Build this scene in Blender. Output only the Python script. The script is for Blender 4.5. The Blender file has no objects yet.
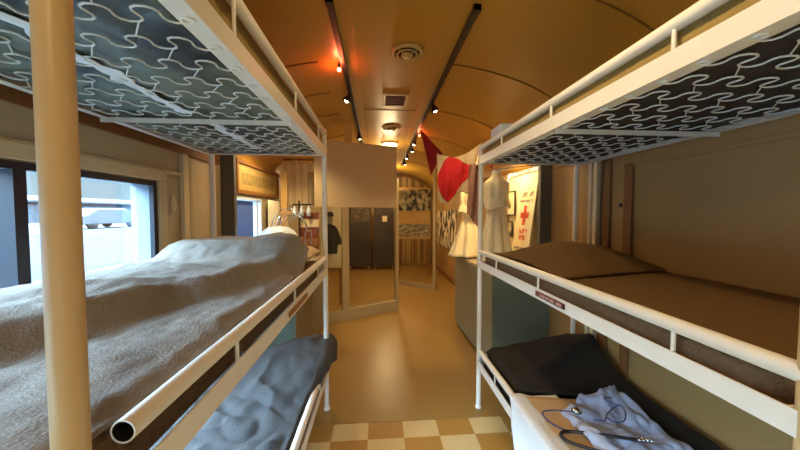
import bpy, bmesh, math, random
from mathutils import Vector, Matrix, noise
random.seed(4)
PI = math.pi
S = bpy.context.scene
COL = S.collection

# ------------------------------------------------------------------ camera
F_PX = 300.0
YAW = math.atan(22/F_PX)
PITCH = math.atan(12/F_PX*math.cos(YAW))
cd = bpy.data.cameras.new('camera'); cam = bpy.data.objects.new('camera', cd); COL.objects.link(cam)
cd.sensor_width = 36; cd.lens = F_PX*36/800; cd.clip_start = 0.02; cd.clip_end = 300
cam.location = (0, 0, 1.6); cam.rotation_euler = (PI/2-PITCH, 0, -YAW)
S.camera = cam
S.view_settings.view_transform = 'Standard'; S.view_settings.look = 'None'
S.view_settings.gamma = 1; S.view_settings.use_curve_mapping = False
S.view_settings.exposure = 0.12
S.cycles.max_bounces = 8; S.cycles.transparent_max_bounces = 16; S.cycles.diffuse_bounces = 5
S.cycles.sample_clamp_indirect = 6

# ------------------------------------------------------------------ world (overcast sky, brighter overhead)
w = bpy.data.worlds.new('sky'); S.world = w; w.use_nodes = True
nt = w.node_tree; bg = nt.nodes['Background']
tc = nt.nodes.new('ShaderNodeTexCoord'); sp = nt.nodes.new('ShaderNodeSeparateXYZ'); rp = nt.nodes.new('ShaderNodeValToRGB')
nt.links.new(tc.outputs['Generated'], sp.inputs[0]); nt.links.new(sp.outputs['Z'], rp.inputs[0]); nt.links.new(rp.outputs[0], bg.inputs[0])
rp.color_ramp.elements[0].position = 0.0; rp.color_ramp.elements[0].color = (0.0105, 0.0155, 0.019, 1)
e = rp.color_ramp.elements.new(0.12); e.color = (0.0105, 0.0155, 0.020, 1)
rp.color_ramp.elements[-1].position = 0.42; rp.color_ramp.elements[-1].color = (0.47, 0.72, 1.0, 1)
bg.inputs[1].default_value = 58

def lamp(name, kind, loc, energy, color, size=0.05, rot=None, angle=None, blend=0.5):
    d = bpy.data.lights.new(name, kind); d.energy = energy; d.color = color
    if kind == 'AREA': d.size = size
    else: d.shadow_soft_size = size
    if kind == 'SPOT': d.spot_size = angle; d.spot_blend = blend
    o = bpy.data.objects.new(name, d); COL.objects.link(o); o.location = loc
    if rot: o.rotation_euler = rot
    return o
YB0 = -1.3
pl = lamp('window_portal', 'AREA', (-1.56, 0.5, 1.15), 1, (1, 1, 1), 1, (0, -PI/2, 0))
pl.data.shape = 'RECTANGLE'; pl.data.size = 1.35; pl.data.size_y = 3.0; pl.data.cycles.is_portal = True
pl2 = lamp('door_portal', 'AREA', (0.25, YB0-0.14, 0.95), 1, (1, 1, 1), 1, (PI/2, 0, 0))
pl2.data.shape = 'RECTANGLE'; pl2.data.size = 1.15; pl2.data.size_y = 1.25; pl2.data.cycles.is_portal = True
WARM = (1.0, 0.77, 0.42)

# ------------------------------------------------------------------ materials
def rgb(r, g, b):
    f = lambda c: ((c/255+0.055)/1.055)**2.4 if c/255 > 0.04045 else c/255/12.92
    return (f(r), f(g), f(b), 1)
def mat(name, col, rough=0.6, var=0.12, scale=6.0, bump=0.0, bscale=80.0, metal=0.0, emit=None, es=0.0, stretch=None, detail=3.0, sheen=0.0, spec=0.5):
    m = bpy.data.materials.new(name); m.use_nodes = True
    n = m.node_tree; L = n.links; b = n.nodes['Principled BSDF']
    b.inputs['Roughness'].default_value = rough; b.inputs['Metallic'].default_value = metal
    b.inputs['Specular IOR Level'].default_value = spec
    if sheen: b.inputs['Sheen Weight'].default_value = sheen
    t = n.nodes.new('ShaderNodeTexCoord'); mp = n.nodes.new('ShaderNodeMapping')
    L.new(t.outputs['Object'], mp.inputs[0])
    if stretch: mp.inputs['Scale'].default_value = stretch
    nz = n.nodes.new('ShaderNodeTexNoise'); nz.inputs['Scale'].default_value = scale; nz.inputs['Detail'].default_value = detail
    L.new(mp.outputs[0], nz.inputs[0])
    mx = n.nodes.new('ShaderNodeMix'); mx.data_type = 'RGBA'
    c = col if len(col) == 4 else rgb(*col)
    mx.inputs['A'].default_value = (c[0]*(1-var), c[1]*(1-var), c[2]*(1-var), 1)
    mx.inputs['B'].default_value = (min(1, c[0]*(1+var)), min(1, c[1]*(1+var)), min(1, c[2]*(1+var)), 1)
    L.new(nz.outputs[0], mx.inputs['Factor']); L.new(mx.outputs['Result'], b.inputs['Base Color'])
    if bump:
        n2 = n.nodes.new('ShaderNodeTexNoise'); n2.inputs['Scale'].default_value = bscale; n2.inputs['Detail'].default_value = 4
        L.new(mp.outputs[0], n2.inputs[0])
        bp = n.nodes.new('ShaderNodeBump'); bp.inputs['Strength'].default_value = bump; bp.inputs['Distance'].default_value = 0.004
        L.new(n2.outputs[0], bp.inputs['Height']); L.new(bp.outputs[0], b.inputs['Normal'])
    if emit:
        b.inputs['Emission Color'].default_value = (*emit[:3], 1); b.inputs['Emission Strength'].default_value = es
    return m
def glass_mat(name, tint=(0.95, 0.97, 0.96), refl=0.35):
    m = bpy.data.materials.new(name); m.use_nodes = True
    n = m.node_tree; L = n.links; n.nodes.remove(n.nodes['Principled BSDF']); out = n.nodes['Material Output']
    tr = n.nodes.new('ShaderNodeBsdfTransparent'); tr.inputs[0].default_value = (*tint, 1)
    gl = n.nodes.new('ShaderNodeBsdfGlossy'); gl.inputs['Roughness'].default_value = 0.02
    fr = n.nodes.new('ShaderNodeFresnel'); fr.inputs[0].default_value = 1.45
    nz = n.nodes.new('ShaderNodeTexNoise'); nz.inputs['Scale'].default_value = 2.0
    mu = n.nodes.new('ShaderNodeMath'); mu.operation = 'MULTIPLY'
    mr = n.nodes.new('ShaderNodeMapRange'); mr.inputs['To Min'].default_value = refl*0.8; mr.inputs['To Max'].default_value = refl*1.2
    L.new(nz.outputs[0], mr.inputs[0]); L.new(mr.outputs[0], mu.inputs[1])
    mx = n.nodes.new('ShaderNodeMixShader'); L.new(fr.outputs[0], mu.inputs[0]); L.new(mu.outputs[0], mx.inputs[0])
    L.new(tr.outputs[0], mx.inputs[1]); L.new(gl.outputs[0], mx.inputs[2]); L.new(mx.outputs[0], out.inputs[0])
    return m

M = {}
M['white'] = mat('white_enamel_paint', (226, 218, 204), 0.35, 0.04, 20, 0.08, 60)
M['cream_post'] = mat('cream_enamel_paint', (196, 166, 120), 0.35, 0.04, 12, 0.06, 60)  # tan tone used on the near front posts only
M['darkgap'] = mat('dark_steel', (38, 34, 32), 0.5)
M['ceiling'] = mat('ceiling_varnished_board', (176, 130, 48), 0.36, 0.08, 1.5)
M['seam'] = mat('ceiling_seam', (120, 84, 34), 0.5)
M['wall'] = mat('wall_cream_paint', (180, 162, 126), 0.5, 0.05, 2, 0.05, 30)
M['wallR'] = mat('wall_tan_paint', (162, 126, 76), 0.5, 0.06, 2, 0.05, 30)
M['trimwood'] = mat('trim_brown_wood', (128, 84, 44), 0.45, 0.2, 4, stretch=(6, 6, 0.6))
M['trimcream'] = mat('trim_cream', (212, 190, 150), 0.45, 0.04)
M['lino'] = mat('linoleum_tan', (142, 108, 54), 0.32, 0.1, 1.3, 0.05, 300)
M['black'] = mat('black_metal', (24, 20, 20), 0.4)
M['winframe'] = mat('window_dark_frame', (30, 32, 44), 0.45)
M['reveal'] = mat('window_reveal_grey', (128, 142, 160), 0.5)
M['wool_grey'] = mat('wool_grey_blanket', (134, 123, 111), 0.95, 0.16, 60, 0.9, 140, detail=6)
M['wool_dkgrey'] = mat('wool_charcoal_blanket', (64, 61, 60), 0.95, 0.16, 60, 0.8, 140, detail=6)
M['wool_brown'] = mat('wool_brown_blanket', (98, 71, 38), 0.95, 0.16, 60, 0.7, 140, spec=0.2, detail=6)
M['wool_black'] = mat('wool_black_blanket', (44, 38, 32), 0.95, 0.16, 60, 0.7, 140, spec=0.2, detail=6)
M['matt_gold'] = mat('mattress_gold_brown_cover', (150, 124, 66), 0.9, 0.2, 50, 0.7, 150)
M['matt_brown'] = mat('mattress_brown_cover', (122, 90, 58), 0.9, 0.35, 60, 0.8, 150)
M['canvas_green_'] = mat('canvas_grey_green', (74, 78, 64), 0.9, 0.5, 5, 0.5, 60)
M['canvas_dark'] = mat('canvas_dark_brown', (50, 42, 38), 0.9, 0.3, 7, 0.5, 60)
M['sheet'] = mat('white_cotton_sheet', (226, 226, 226), 0.85, 0.03, 8, 0.2, 60)
M['blue_cloth'] = mat('pale_blue_cotton', (176, 184, 208), 0.85, 0.06, 8, 0.2, 60)
M['tan_cloth'] = mat('tan_cotton', (196, 158, 112), 0.85, 0.06, 8, 0.2, 60)
M['teal'] = mat('case_teal_laminate', (112, 122, 106), 0.4, 0.05, 2)
M['olive'] = mat('case_olive_laminate', (128, 122, 96), 0.45, 0.05, 2)
M['grey_post'] = mat('case_grey_post', (92, 90, 80), 0.5, 0.05)
M['frame_tan'] = mat('partition_tan_frame', (164, 144, 108), 0.45, 0.06, 4)
M['board'] = mat('blank_board_beige', (188, 164, 124), 0.7, 0.03, 3)
M['pine'] = mat('pale_pine', (206, 164, 96), 0.55, 0.12, 4, stretch=(5, 5, 0.5))
M['wood'] = mat('brown_wood', (134, 86, 36), 0.5, 0.18, 4, stretch=(4, 4, 0.8))
M['glass'] = glass_mat('clear_glass')
M['red'] = mat('red_cloth', (196, 22, 24), 0.8, 0.08, 6, 0.2)
M['dkred'] = mat('dark_red_cloth', (140, 16, 30), 0.8, 0.08, 6, 0.2)
M['creamcloth'] = mat('cream_cloth', (226, 206, 164), 0.85, 0.05, 6, 0.2)
M['dress'] = mat('cream_uniform_cotton', (238, 222, 178), 0.85, 0.04, 6, 0.2)
M['camo'] = mat('camouflage_net', (168, 124, 100), 0.9, 0.45, 14, 0.3)
M['flagcloth'] = mat('thin_flag_cloth', (196, 172, 132), 0.85, 0.1, 5, 0.2)
M['paper'] = mat('poster_paper', (224, 206, 164), 0.7, 0.04)
M['paper_red'] = mat('poster_red_ink', (204, 70, 36), 0.7, 0.05)
M['ink'] = mat('dark_ink', (60, 50, 40), 0.7, 0.1)
M['greyink'] = mat('grey_ink', (138, 124, 100), 0.7, 0.1)
M['silver'] = mat('silver_metal', (196, 196, 196), 0.25, 0.05, metal=0.9)
M['chrome'] = mat('chrome', (220, 220, 225), 0.12, 0.02, metal=1.0)
M['rubber'] = mat('black_rubber', (18, 18, 22), 0.35)
M['bluerub'] = mat('blue_rubber', (36, 48, 104), 0.35)
M['enamel'] = mat('pale_blue_enamel', (206, 222, 232), 0.25, 0.03)
M['darkpanel'] = mat('dark_panel', (58, 48, 40), 0.5, 0.1)
M['redbrown'] = mat('red_brown_box', (122, 58, 38), 0.6, 0.15)
M['plate'] = mat('dark_red_plate', (92, 40, 36), 0.35, 0.1)
M['brassplate'] = mat('brown_wood_plate', (150, 98, 44), 0.4, 0.1)
M['bulb'] = mat('lit_bulb', (255, 230, 190), 0.5, 0.02, emit=(1, 0.78, 0.5), es=14)
M['dome'] = mat('lit_dome', (255, 230, 190), 0.5, 0.02, emit=(1, 0.72, 0.4), es=4)
M['redbulb'] = mat('lit_red_bulb', (255, 80, 50), 0.5, 0.02, emit=(1, 0.25, 0.12), es=10)
M['ventcream'] = mat('vent_cream_metal', (190, 158, 104), 0.4, 0.05)
M['ventdark'] = mat('vent_dark', (46, 28, 14), 0.6, 0.05)
M['curtain'] = mat('white_curtain', (236, 228, 200), 0.85, 0.04)
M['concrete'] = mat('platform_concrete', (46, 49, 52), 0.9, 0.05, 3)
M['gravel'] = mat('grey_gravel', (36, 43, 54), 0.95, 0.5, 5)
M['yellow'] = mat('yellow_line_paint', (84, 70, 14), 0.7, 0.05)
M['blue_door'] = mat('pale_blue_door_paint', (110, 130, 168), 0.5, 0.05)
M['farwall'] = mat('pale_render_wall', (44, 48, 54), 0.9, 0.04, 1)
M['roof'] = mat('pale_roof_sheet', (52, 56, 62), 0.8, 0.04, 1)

def cloth_translucent(name, col):
    m = bpy.data.materials.new(name); m.use_nodes = True
    n = m.node_tree; L = n.links; b = n.nodes['Principled BSDF']; b.inputs['Roughness'].default_value = 0.9
    nz_ = n.nodes.new('ShaderNodeTexNoise'); nz_.inputs['Scale'].default_value = 5
    r = n.nodes.new('ShaderNodeValToRGB'); c = rgb(*col)
    r.color_ramp.elements[0].color = (c[0]*0.8, c[1]*0.8, c[2]*0.8, 1); r.color_ramp.elements[1].color = c
    L.new(nz_.outputs[0], r.inputs[0]); L.new(r.outputs[0], b.inputs['Base Color'])
    t = n.nodes.new('ShaderNodeBsdfTranslucent'); L.new(r.outputs[0], t.inputs[0])
    mx = n.nodes.new('ShaderNodeMixShader'); mx.inputs[0].default_value = 0.25
    L.new(b.outputs[0], mx.inputs[1]); L.new(t.outputs[0], mx.inputs[2]); L.new(mx.outputs[0], n.nodes['Material Output'].inputs[0])
    return m
M['blind'] = cloth_translucent('pale_blue_blind', (96, 124, 168))
def tile_mat():
    m = bpy.data.materials.new('floor_checker_tiles'); m.use_nodes = True
    n = m.node_tree; L = n.links; b = n.nodes['Principled BSDF']; b.inputs['Roughness'].default_value = 0.4
    t = n.nodes.new('ShaderNodeTexCoord'); mp = n.nodes.new('ShaderNodeMapping'); L.new(t.outputs['Object'], mp.inputs[0])
    s = 1/0.2575
    mp.inputs['Location'].default_value = (0.0765*s+20, -2.068*s+20, 0.5); mp.inputs['Scale'].default_value = (s, s, 0)
    ch = n.nodes.new('ShaderNodeTexChecker'); ch.inputs['Scale'].default_value = 1.0
    ch.inputs['Color1'].default_value = rgb(204, 174, 118); ch.inputs['Color2'].default_value = rgb(168, 120, 52)
    L.new(mp.outputs[0], ch.inputs[0])
    nz = n.nodes.new('ShaderNodeTexNoise'); nz.inputs['Scale'].default_value = 0.9; nz.inputs['Detail'].default_value = 2
    L.new(mp.outputs[0], nz.inputs[0])
    mx = n.nodes.new('ShaderNodeMix'); mx.data_type = 'RGBA'; mx.blend_type = 'MULTIPLY'; mx.inputs['Factor'].default_value = 0.35
    L.new(ch.outputs[0], mx.inputs['A']); L.new(nz.outputs['Color'], mx.inputs['B']); L.new(ch.outputs[0], mx.inputs['A'])
    nz2 = n.nodes.new('ShaderNodeMapRange'); nz2.inputs['To Min'].default_value = 0.75; nz2.inputs['To Max'].default_value = 1.1
    L.new(nz.outputs[0], nz2.inputs[0])
    hs = n.nodes.new('ShaderNodeHueSaturation'); L.new(nz2.outputs[0], hs.inputs['Value']); L.new(ch.outputs[0], hs.inputs['Color'])
    L.new(hs.outputs[0], b.inputs['Base Color'])
    return m
M['tiles'] = tile_mat()
def bw_mat(name, scale, lo=(24, 20, 16), hi=(226, 208, 170), stretch=(1, 1, 1), thr=(0.42, 0.58)):
    m = bpy.data.materials.new(name); m.use_nodes = True
    n = m.node_tree; L = n.links; b = n.nodes['Principled BSDF']; b.inputs['Roughness'].default_value = 0.5
    t = n.nodes.new('ShaderNodeTexCoord'); mp = n.nodes.new('ShaderNodeMapping'); L.new(t.outputs['Object'], mp.inputs[0]); mp.inputs['Scale'].default_value = stretch
    nz = n.nodes.new('ShaderNodeTexNoise'); nz.inputs['Scale'].default_value = scale; nz.inputs['Detail'].default_value = 2; L.new(mp.outputs[0], nz.inputs[0])
    r = n.nodes.new('ShaderNodeValToRGB'); r.color_ramp.elements[0].position = thr[0]; r.color_ramp.elements[1].position = thr[1]
    r.color_ramp.elements[0].color = rgb(*lo); r.color_ramp.elements[1].color = rgb(*hi)
    L.new(nz.outputs[0], r.inputs[0]); L.new(r.outputs[0], b.inputs['Base Color'])
    return m
M['collage'] = bw_mat('black_white_collage_print', 6, stretch=(1, 1.3, 0.7), thr=(0.44, 0.54))
M['photo'] = bw_mat('black_white_photo_print', 7, lo=(40, 36, 28), hi=(200, 186, 150), thr=(0.42, 0.66), stretch=(1.4, 1, 1))
M['slats'] = bw_mat('brown_slat_wall', 8, lo=(120, 82, 34), hi=(196, 156, 92), stretch=(2.2, 1, 0.02), thr=(0.4, 0.6))
M['textstrip'] = bw_mat('white_lettering_strip', 16, lo=(104, 88, 58), hi=(196, 182, 148), stretch=(0.8, 1, 3), thr=(0.4, 0.6))

M['canvas_green'] = bw_mat('canvas_grey_green_stained', 4, lo=(22, 24, 20), hi=(98, 104, 88), stretch=(1, 0.7, 1), thr=(0.38, 0.56))  # dark folds and gaps painted into the canvas colour
# ------------------------------------------------------------------ mesh helpers
class MB:
    def __init__(s): s.v = []; s.f = []; s.sm = []
    def add(s, vs, fs, smooth=False):
        o = len(s.v); s.v += [tuple(v) for v in vs]
        for f in fs: s.f.append(tuple(i+o for i in f)); s.sm.append(smooth)
        return s
    def box(s, a, b):
        x0, y0, z0 = [min(a[i], b[i]) for i in range(3)]; x1, y1, z1 = [max(a[i], b[i]) for i in range(3)]
        return s.add([(x0, y0, z0), (x1, y0, z0), (x1, y1, z0), (x0, y1, z0), (x0, y0, z1), (x1, y0, z1), (x1, y1, z1), (x0, y1, z1)],
                     [(0, 3, 2, 1), (4, 5, 6, 7), (0, 1, 5, 4), (1, 2, 6, 5), (2, 3, 7, 6), (3, 0, 4, 7)])
    def tube(s, pts, r, n=12, caps=True, closed=False):
        pts = [Vector(p) for p in pts]; m = len(pts)
        rr = r if isinstance(r, (list, tuple)) else [r]*m
        up = None; rings = []
        for i, p in enumerate(pts):
            if closed: t = (pts[(i+1) % m]-pts[i-1])
            else: t = pts[min(i+1, m-1)]-pts[max(i-1, 0)]
            t.normalize()
            if up is None:
                up = Vector((0, 0, 1)) if abs(t.z) < 0.9 else Vector((1, 0, 0))
            u = (up-t*up.dot(t)).normalized(); up = u; q = t.cross(u)
            rings.append([p+(u*math.cos(2*PI*k/n)+q*math.sin(2*PI*k/n))*rr[i] for k in range(n)])
        vs = [v for g in rings for v in g]; fs = []
        for i in range(m if closed else m-1):
            j = (i+1) % m
            for k in range(n): fs.append((i*n+k, i*n+(k+1) % n, j*n+(k+1) % n, j*n+k))
        s.add(vs, fs, True)
        if caps and not closed:
            s.add(rings[0], [tuple(range(n))[::-1]]); s.add(rings[-1], [tuple(range(n))])
        return s
    def lathe(s, prof, c=(0, 0, 0), n=24, axis='z'):
        vs = []
        for r, z in prof:
            for k in range(n):
                a = 2*PI*k/n; x, y = r*math.cos(a), r*math.sin(a)
                p = (x, y, z) if axis == 'z' else ((z, x, y) if axis == 'x' else (x, z, y))
                vs.append((c[0]+p[0], c[1]+p[1], c[2]+p[2]))
        fs = []
        for i in range(len(prof)-1):
            for k in range(n): fs.append((i*n+k, i*n+(k+1) % n, (i+1)*n+(k+1) % n, (i+1)*n+k))
        return s.add(vs, fs, True)
    def grid(s, fn, nu, nv):
        vs = [fn(i/nu, j/nv) for j in range(nv+1) for i in range(nu+1)]
        fs = [(j*(nu+1)+i, j*(nu+1)+i+1, (j+1)*(nu+1)+i+1, (j+1)*(nu+1)+i) for j in range(nv) for i in range(nu)]
        return s.add(vs, fs, True)
    def prism(s, poly, d):          # poly: 3-D points, d: extrusion vector
        n = len(poly); d = Vector(d); a = [Vector(p) for p in poly]; b = [p+d for p in a]
        return s.add(a+b, [tuple(range(n))[::-1], tuple(range(n, 2*n))]+[(i, (i+1) % n, n+(i+1) % n, n+i) for i in range(n)])
    def build(s, name, m, parent=None, origin=None, thick=0, bevel=0, sub=0):
        me = bpy.data.meshes.new(name)
        org = Vector(origin) if origin is not None else Vector((0, 0, 0))
        me.from_pydata([Vector(v)-org for v in s.v], [], s.f)
        me.polygons.foreach_set('use_smooth', s.sm); me.update()
        bm = bmesh.new(); bm.from_mesh(me); bmesh.ops.recalc_face_normals(bm, faces=bm.faces) if not thick else None; bm.to_mesh(me); bm.free()
        o = bpy.data.objects.new(name, me); COL.objects.link(o); me.materials.append(m)
        o.location = org
        if parent is not None:
            o.parent = parent; o.location = org-WL(parent)
        if sub: k = o.modifiers.new('s', 'SUBSURF'); k.levels = k.render_levels = sub
        if thick: k = o.modifiers.new('t', 'SOLIDIFY'); k.thickness = thick; k.offset = 0
        if bevel: k = o.modifiers.new('b', 'BEVEL'); k.width = bevel; k.segments = 3; k.limit_method = 'ANGLE'
        return o
def WL(o):
    l = Vector(o.location)
    while o.parent: o = o.parent; l += Vector(o.location)
    return l
def tag(o, label=None, cat=None, group=None, kind=None):
    if label: o['label'] = label
    if cat: o['category'] = cat
    if group: o['group'] = group
    if kind: o['kind'] = kind
    return o
def thing(name, loc, label, cat, group=None):
    o = bpy.data.objects.new(name, None); COL.objects.link(o); o.location = loc; o.empty_display_size = 0.05
    return tag(o, label, cat, group)
def struct(o): o['kind'] = 'structure'; return o
def sbox(name, a, b, m, bevel=0): return struct(MB().box(a, b).build(name, M[m], bevel=bevel))
def copy_tree(o, parent=None):
    c = o.copy(); COL.objects.link(c)
    if parent is not None: c.parent = parent
    for ch in [x for x in bpy.data.objects if x.parent == o]: copy_tree(ch, c)
    return c
def nz(x, y, z=0.0, s=1.0): return noise.noise(Vector((x*s, y*s, z)))
def ss(a, b, x):
    t = max(0, min(1, (x-a)/(b-a))); return t*t*(3-2*t)
def gau(x, y, cx, cy, sx, sy, rot=0.0):
    c, s_ = math.cos(rot), math.sin(rot); dx, dy = x-cx, y-cy
    u, v = dx*c+dy*s_, -dx*s_+dy*c
    return math.exp(-(u/sx)**2-(v/sy)**2)

XL, XR, YB, YF = -1.40, 1.68, -1.3, 9.4       # inside faces of the car
# ------------------------------------------------------------------ the car's shell
sbox('floor', (XL-0.1, YB-0.1, -0.06), (XR+0.1, YF+0.1, 0), 'tiles')
sbox('floor_2', (XL, 2.238, 0), (XR, YF, 0.004), 'lino')
# left wall with a long window opening
WY0, WY1, WZ0, WZ1 = -1.0, 2.01, 0.50, 1.80
W2 = (3.05, 3.72, 1.05, 1.77)
wl = MB()
for a, b in [((XL-0.13, YB, 0), (XL, YF, WZ0)), ((XL-0.13, YB, WZ1), (XL, YF, 2.2)), ((XL-0.13, YB, WZ0), (XL, WY0, WZ1)),
             ((XL-0.13, WY1, WZ0), (XL, W2[0], WZ1)), ((XL-0.13, W2[1], WZ0), (XL, YF, WZ1)), ((XL-0.13, W2[0]-0.0, WZ0), (XL, W2[1], W2[2])), ((XL-0.13, W2[0], W2[3]), (XL, W2[1], WZ1))]:
    wl.box(a, b)
struct(wl.build('wall_left', M['wall']))
sbox('wall_right', (XR, YB, 0), (XR+0.12, YF, 2.2), 'wallR')
BW = (-0.30, 0.80, 0.35, 1.55)          # unseen glazed opening, added for cool daylight from behind the camera
wb = MB()
for a, b in [((XL-0.13, YB-0.1, 0), (BW[0], YB, 2.9)), ((BW[1], YB-0.1, 0), (XR+0.12, YB, 2.9)), ((BW[0], YB-0.1, 0), (BW[1], YB, BW[2])), ((BW[0], YB-0.1, BW[3]), (BW[1], YB, 2.9))]: wb.box(a, b)
struct(wb.build('wall_back', M['wall']))
w3 = bpy.data.objects.new('window_3', None); COL.objects.link(w3); w3.location = (0.25, YB, BW[2]); w3['kind'] = 'structure'
mb = MB()
for a, b in [((BW[0], YB-0.1, BW[2]), (BW[1], YB+0.01, BW[2]+0.04)), ((BW[0], YB-0.1, BW[3]-0.04), (BW[1], YB+0.01, BW[3])), ((BW[0], YB-0.1, BW[2]), (BW[0]+0.04, YB+0.01, BW[3])), ((BW[1]-0.04, YB-0.1, BW[2]), (BW[1], YB+0.01, BW[3]))]: mb.box(a, b)
mb.build('window_frame', M['winframe'], w3)
MB().box((BW[0]+0.04, YB-0.06, BW[2]+0.04), (BW[1]-0.04, YB-0.055, BW[3]-0.04)).build('window_pane', M['glass'], w3)
sbox('wall_front', (XL-0.13, YF, 0), (XR+0.12, YF+0.1, 2.9), 'slats')
CX, CA = 0.14, 1.545
def cz(x): return 2.1+0.7*max(0.0, 1-abs((x-CX)/CA)**2.2)**(1/2.2)
NA = 48
def cx(i): return CX-CA*math.cos(PI*i/NA)
arch = [(cx(i), cz(cx(i))) for i in range(NA+1)]
cm = MB(); ys = [YB+(YF-YB)*k/12 for k in range(13)]
cm.grid(lambda u, v: (arch[round(u*NA)][0], YB+(YF-YB)*v, arch[round(u*NA)][1]), NA, 12)
struct(cm.build('ceiling', M['ceiling'], thick=0.02))
sbox('ceiling_2', (-0.16, YB, 2.777), (0.44, YF, 2.79), 'ceiling', 0.004)
n_t = 1
def tname():
    global n_t; n = 'trim_%d' % n_t; n_t += 1; return n
for Y, lo, hi in [(0.6, 1, 19), (0.6, 28, 47), (1.46, 28, 47), (2.36, 1, 19), (2.36, 28, 47), (2.94, 1, 19), (3.4, 28, 47), (3.56, 1, 19), (4.5, 1, 19), (4.5, 28, 47), (5.6, 1, 19), (5.6, 28, 47), (6.8, 1, 19), (6.8, 28, 47)]:
    mb = MB()
    if True:
        pts = [(x, z-0.012) for x, z in arch[lo:hi]]
        for (x0, z0), (x1, z1) in zip(pts, pts[1:]):
            mb.prism([(x0, Y, z0), (x1, Y, z1), (x1, Y, z1-0.006), (x0, Y, z0-0.006)], (0, 0.009, 0))
    struct(mb.build(tname(), M['seam']))
for Y in (3.47, 5.6, 7.4): sbox(tname(), (-0.16, Y, 2.772), (0.44, Y+0.012, 2.778), 'seam')
# cornice, casings and panel mouldings
sbox(tname(), (XL, YB, 2.02), (XL+0.02, 2.75, 2.10), 'trimwood')
sbox(tname(), (XL, YB, 1.86), (XL+0.012, 2.24, 1.885), 'trimcream', 0.004)
sbox(tname(), (XL, 2.24, 1.0), (XL+0.03, 2.30, 2.02), 'trimcream', 0.006)
sbox(tname(), (XR-0.02, YB, 2.02), (XR, 2.75, 2.10), 'wallR')
sbox(tname(), (XR-0.014, YB, 1.905), (XR, 1.93, 1.93), 'wallR', 0.004)
sbox(tname(), (XR-0.02, 1.86, 0.1), (XR, 1.925, 1.93), 'trimwood', 0.005)
sbox(tname(), (XR-0.035, 2.16, 0.1), (XR, 2.20, 2.05), 'trimcream', 0.005)
sbox(tname(), (XR-0.035, 2.215, 0.1), (XR, 2.255, 2.05), 'trimcream', 0.005)
sbox(tname(), (XR-0.018, 2.05, 0.1), (XR, 2.13, 2.05), 'trimwood', 0.005)
sbox('baseboard_right', (XR-0.02, YB, 0), (XR, YF, 0.1), 'trimwood')
sbox('baseboard_left', (XL, YB, 0), (XL+0.02, YF, 0.1), 'trimwood')
sbox(tname(), (XR-0.03, YB, 1.0), (XR, 1.86, 1.02), 'trimcream', 0.004)
tag(MB().lathe([(0.0, -0.012), (0.012, -0.01), (0.014, 0)], (XR-0.0, 1.965, 1.655), 12, 'x').build('wall_plug', M['black']), 'small dark round plug on the right wall above the middle bunk', 'plug')
wire = [(XR-0.03, 2.10+0.015*math.sin(z*5), z) for z in [1.3+0.75*k/16 for k in range(17)]]
tag(MB().tube(wire, 0.004, 6).build('wall_cable', M['black']), 'thin dark cable running down the right wall beside the wooden strip', 'cable')

# window in the left wall
def frame_rect(mb, x0, x1, ya, yb, za, zb, t):
    mb.box((x0, ya, za), (x1, yb, za+t)); mb.box((x0, ya, zb-t), (x1, yb, zb)); mb.box((x0, ya, za+t), (x1, ya+t, zb-t)); mb.box((x0, yb-t, za+t), (x1, yb, zb-t))
wt = bpy.data.objects.new('window_1', None); COL.objects.link(wt); wt.location = (XL, 0.5, WZ0); struct(wt)
mb = MB(); frame_rect(mb, XL-0.02, XL+0.006, WY0, WY1, WZ0, WZ1, 0.03)
for y in (1.262, 0.1): mb.box((XL-0.13, y, WZ0+0.03), (XL+0.004, y+0.045, WZ1-0.03))
mb.build('window_frame', M['winframe'], wt)
mb = MB(); frame_rect(mb, XL-0.135, XL-0.021, WY0-0.001, WY1+0.001, WZ0-0.001, WZ1+0.001, 0.02); mb.build('window_reveal', M['reveal'], wt)
MB().box((XL-0.105, WY0+0.02, WZ0+0.02), (XL-0.100, WY1-0.02, WZ1-0.02)).build('window_pane', M['glass'], wt)
mb = MB(); frame_rect(mb, XL+0.0005, XL+0.018, WY0-0.07, WY1+0.08, WZ0-0.07, WZ1+0.075, 0.068); mb.build('window_casing', M['trimcream'], wt, bevel=0.005)
tag(MB().box((XL, 2.135, 1.60), (XL+0.02, 2.155, 1.72)).tube([(XL+0.03, 2.145, 1.62), (XL+0.035, 2.145, 1.66), (XL+0.02, 2.145, 1.70)], 0.006, 8).build('wall_latch', M['trimcream'], bevel=0.003),
    'small cream latch on the left wall beside the window casing', 'latch')
w2 = bpy.data.objects.new('window_2', None); COL.objects.link(w2); w2.location = (XL, W2[0], W2[2]); struct(w2)
mb = MB(); frame_rect(mb, XL-0.06, XL+0.01, *W2, 0.03); mb.build('window_frame', M['enamel'], w2)
MB().box((XL-0.05, W2[0]+0.03, W2[2]+0.03), (XL-0.045, W2[1]-0.03, W2[3]-0.03)).build('window_pane', M['glass'], w2)
MB().box((XL-0.03, W2[0]+0.10, W2[2]+0.03), (XL-0.028, W2[1]-0.16, W2[3]-0.04)).build('window_blind', M['blind'], w2)
MB().box((XL-0.06, W2[1]-0.13, W2[2]+0.03), (XL, W2[1]-0.09, W2[3]-0.03)).build('mullion', M['enamel'], w2)

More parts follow.
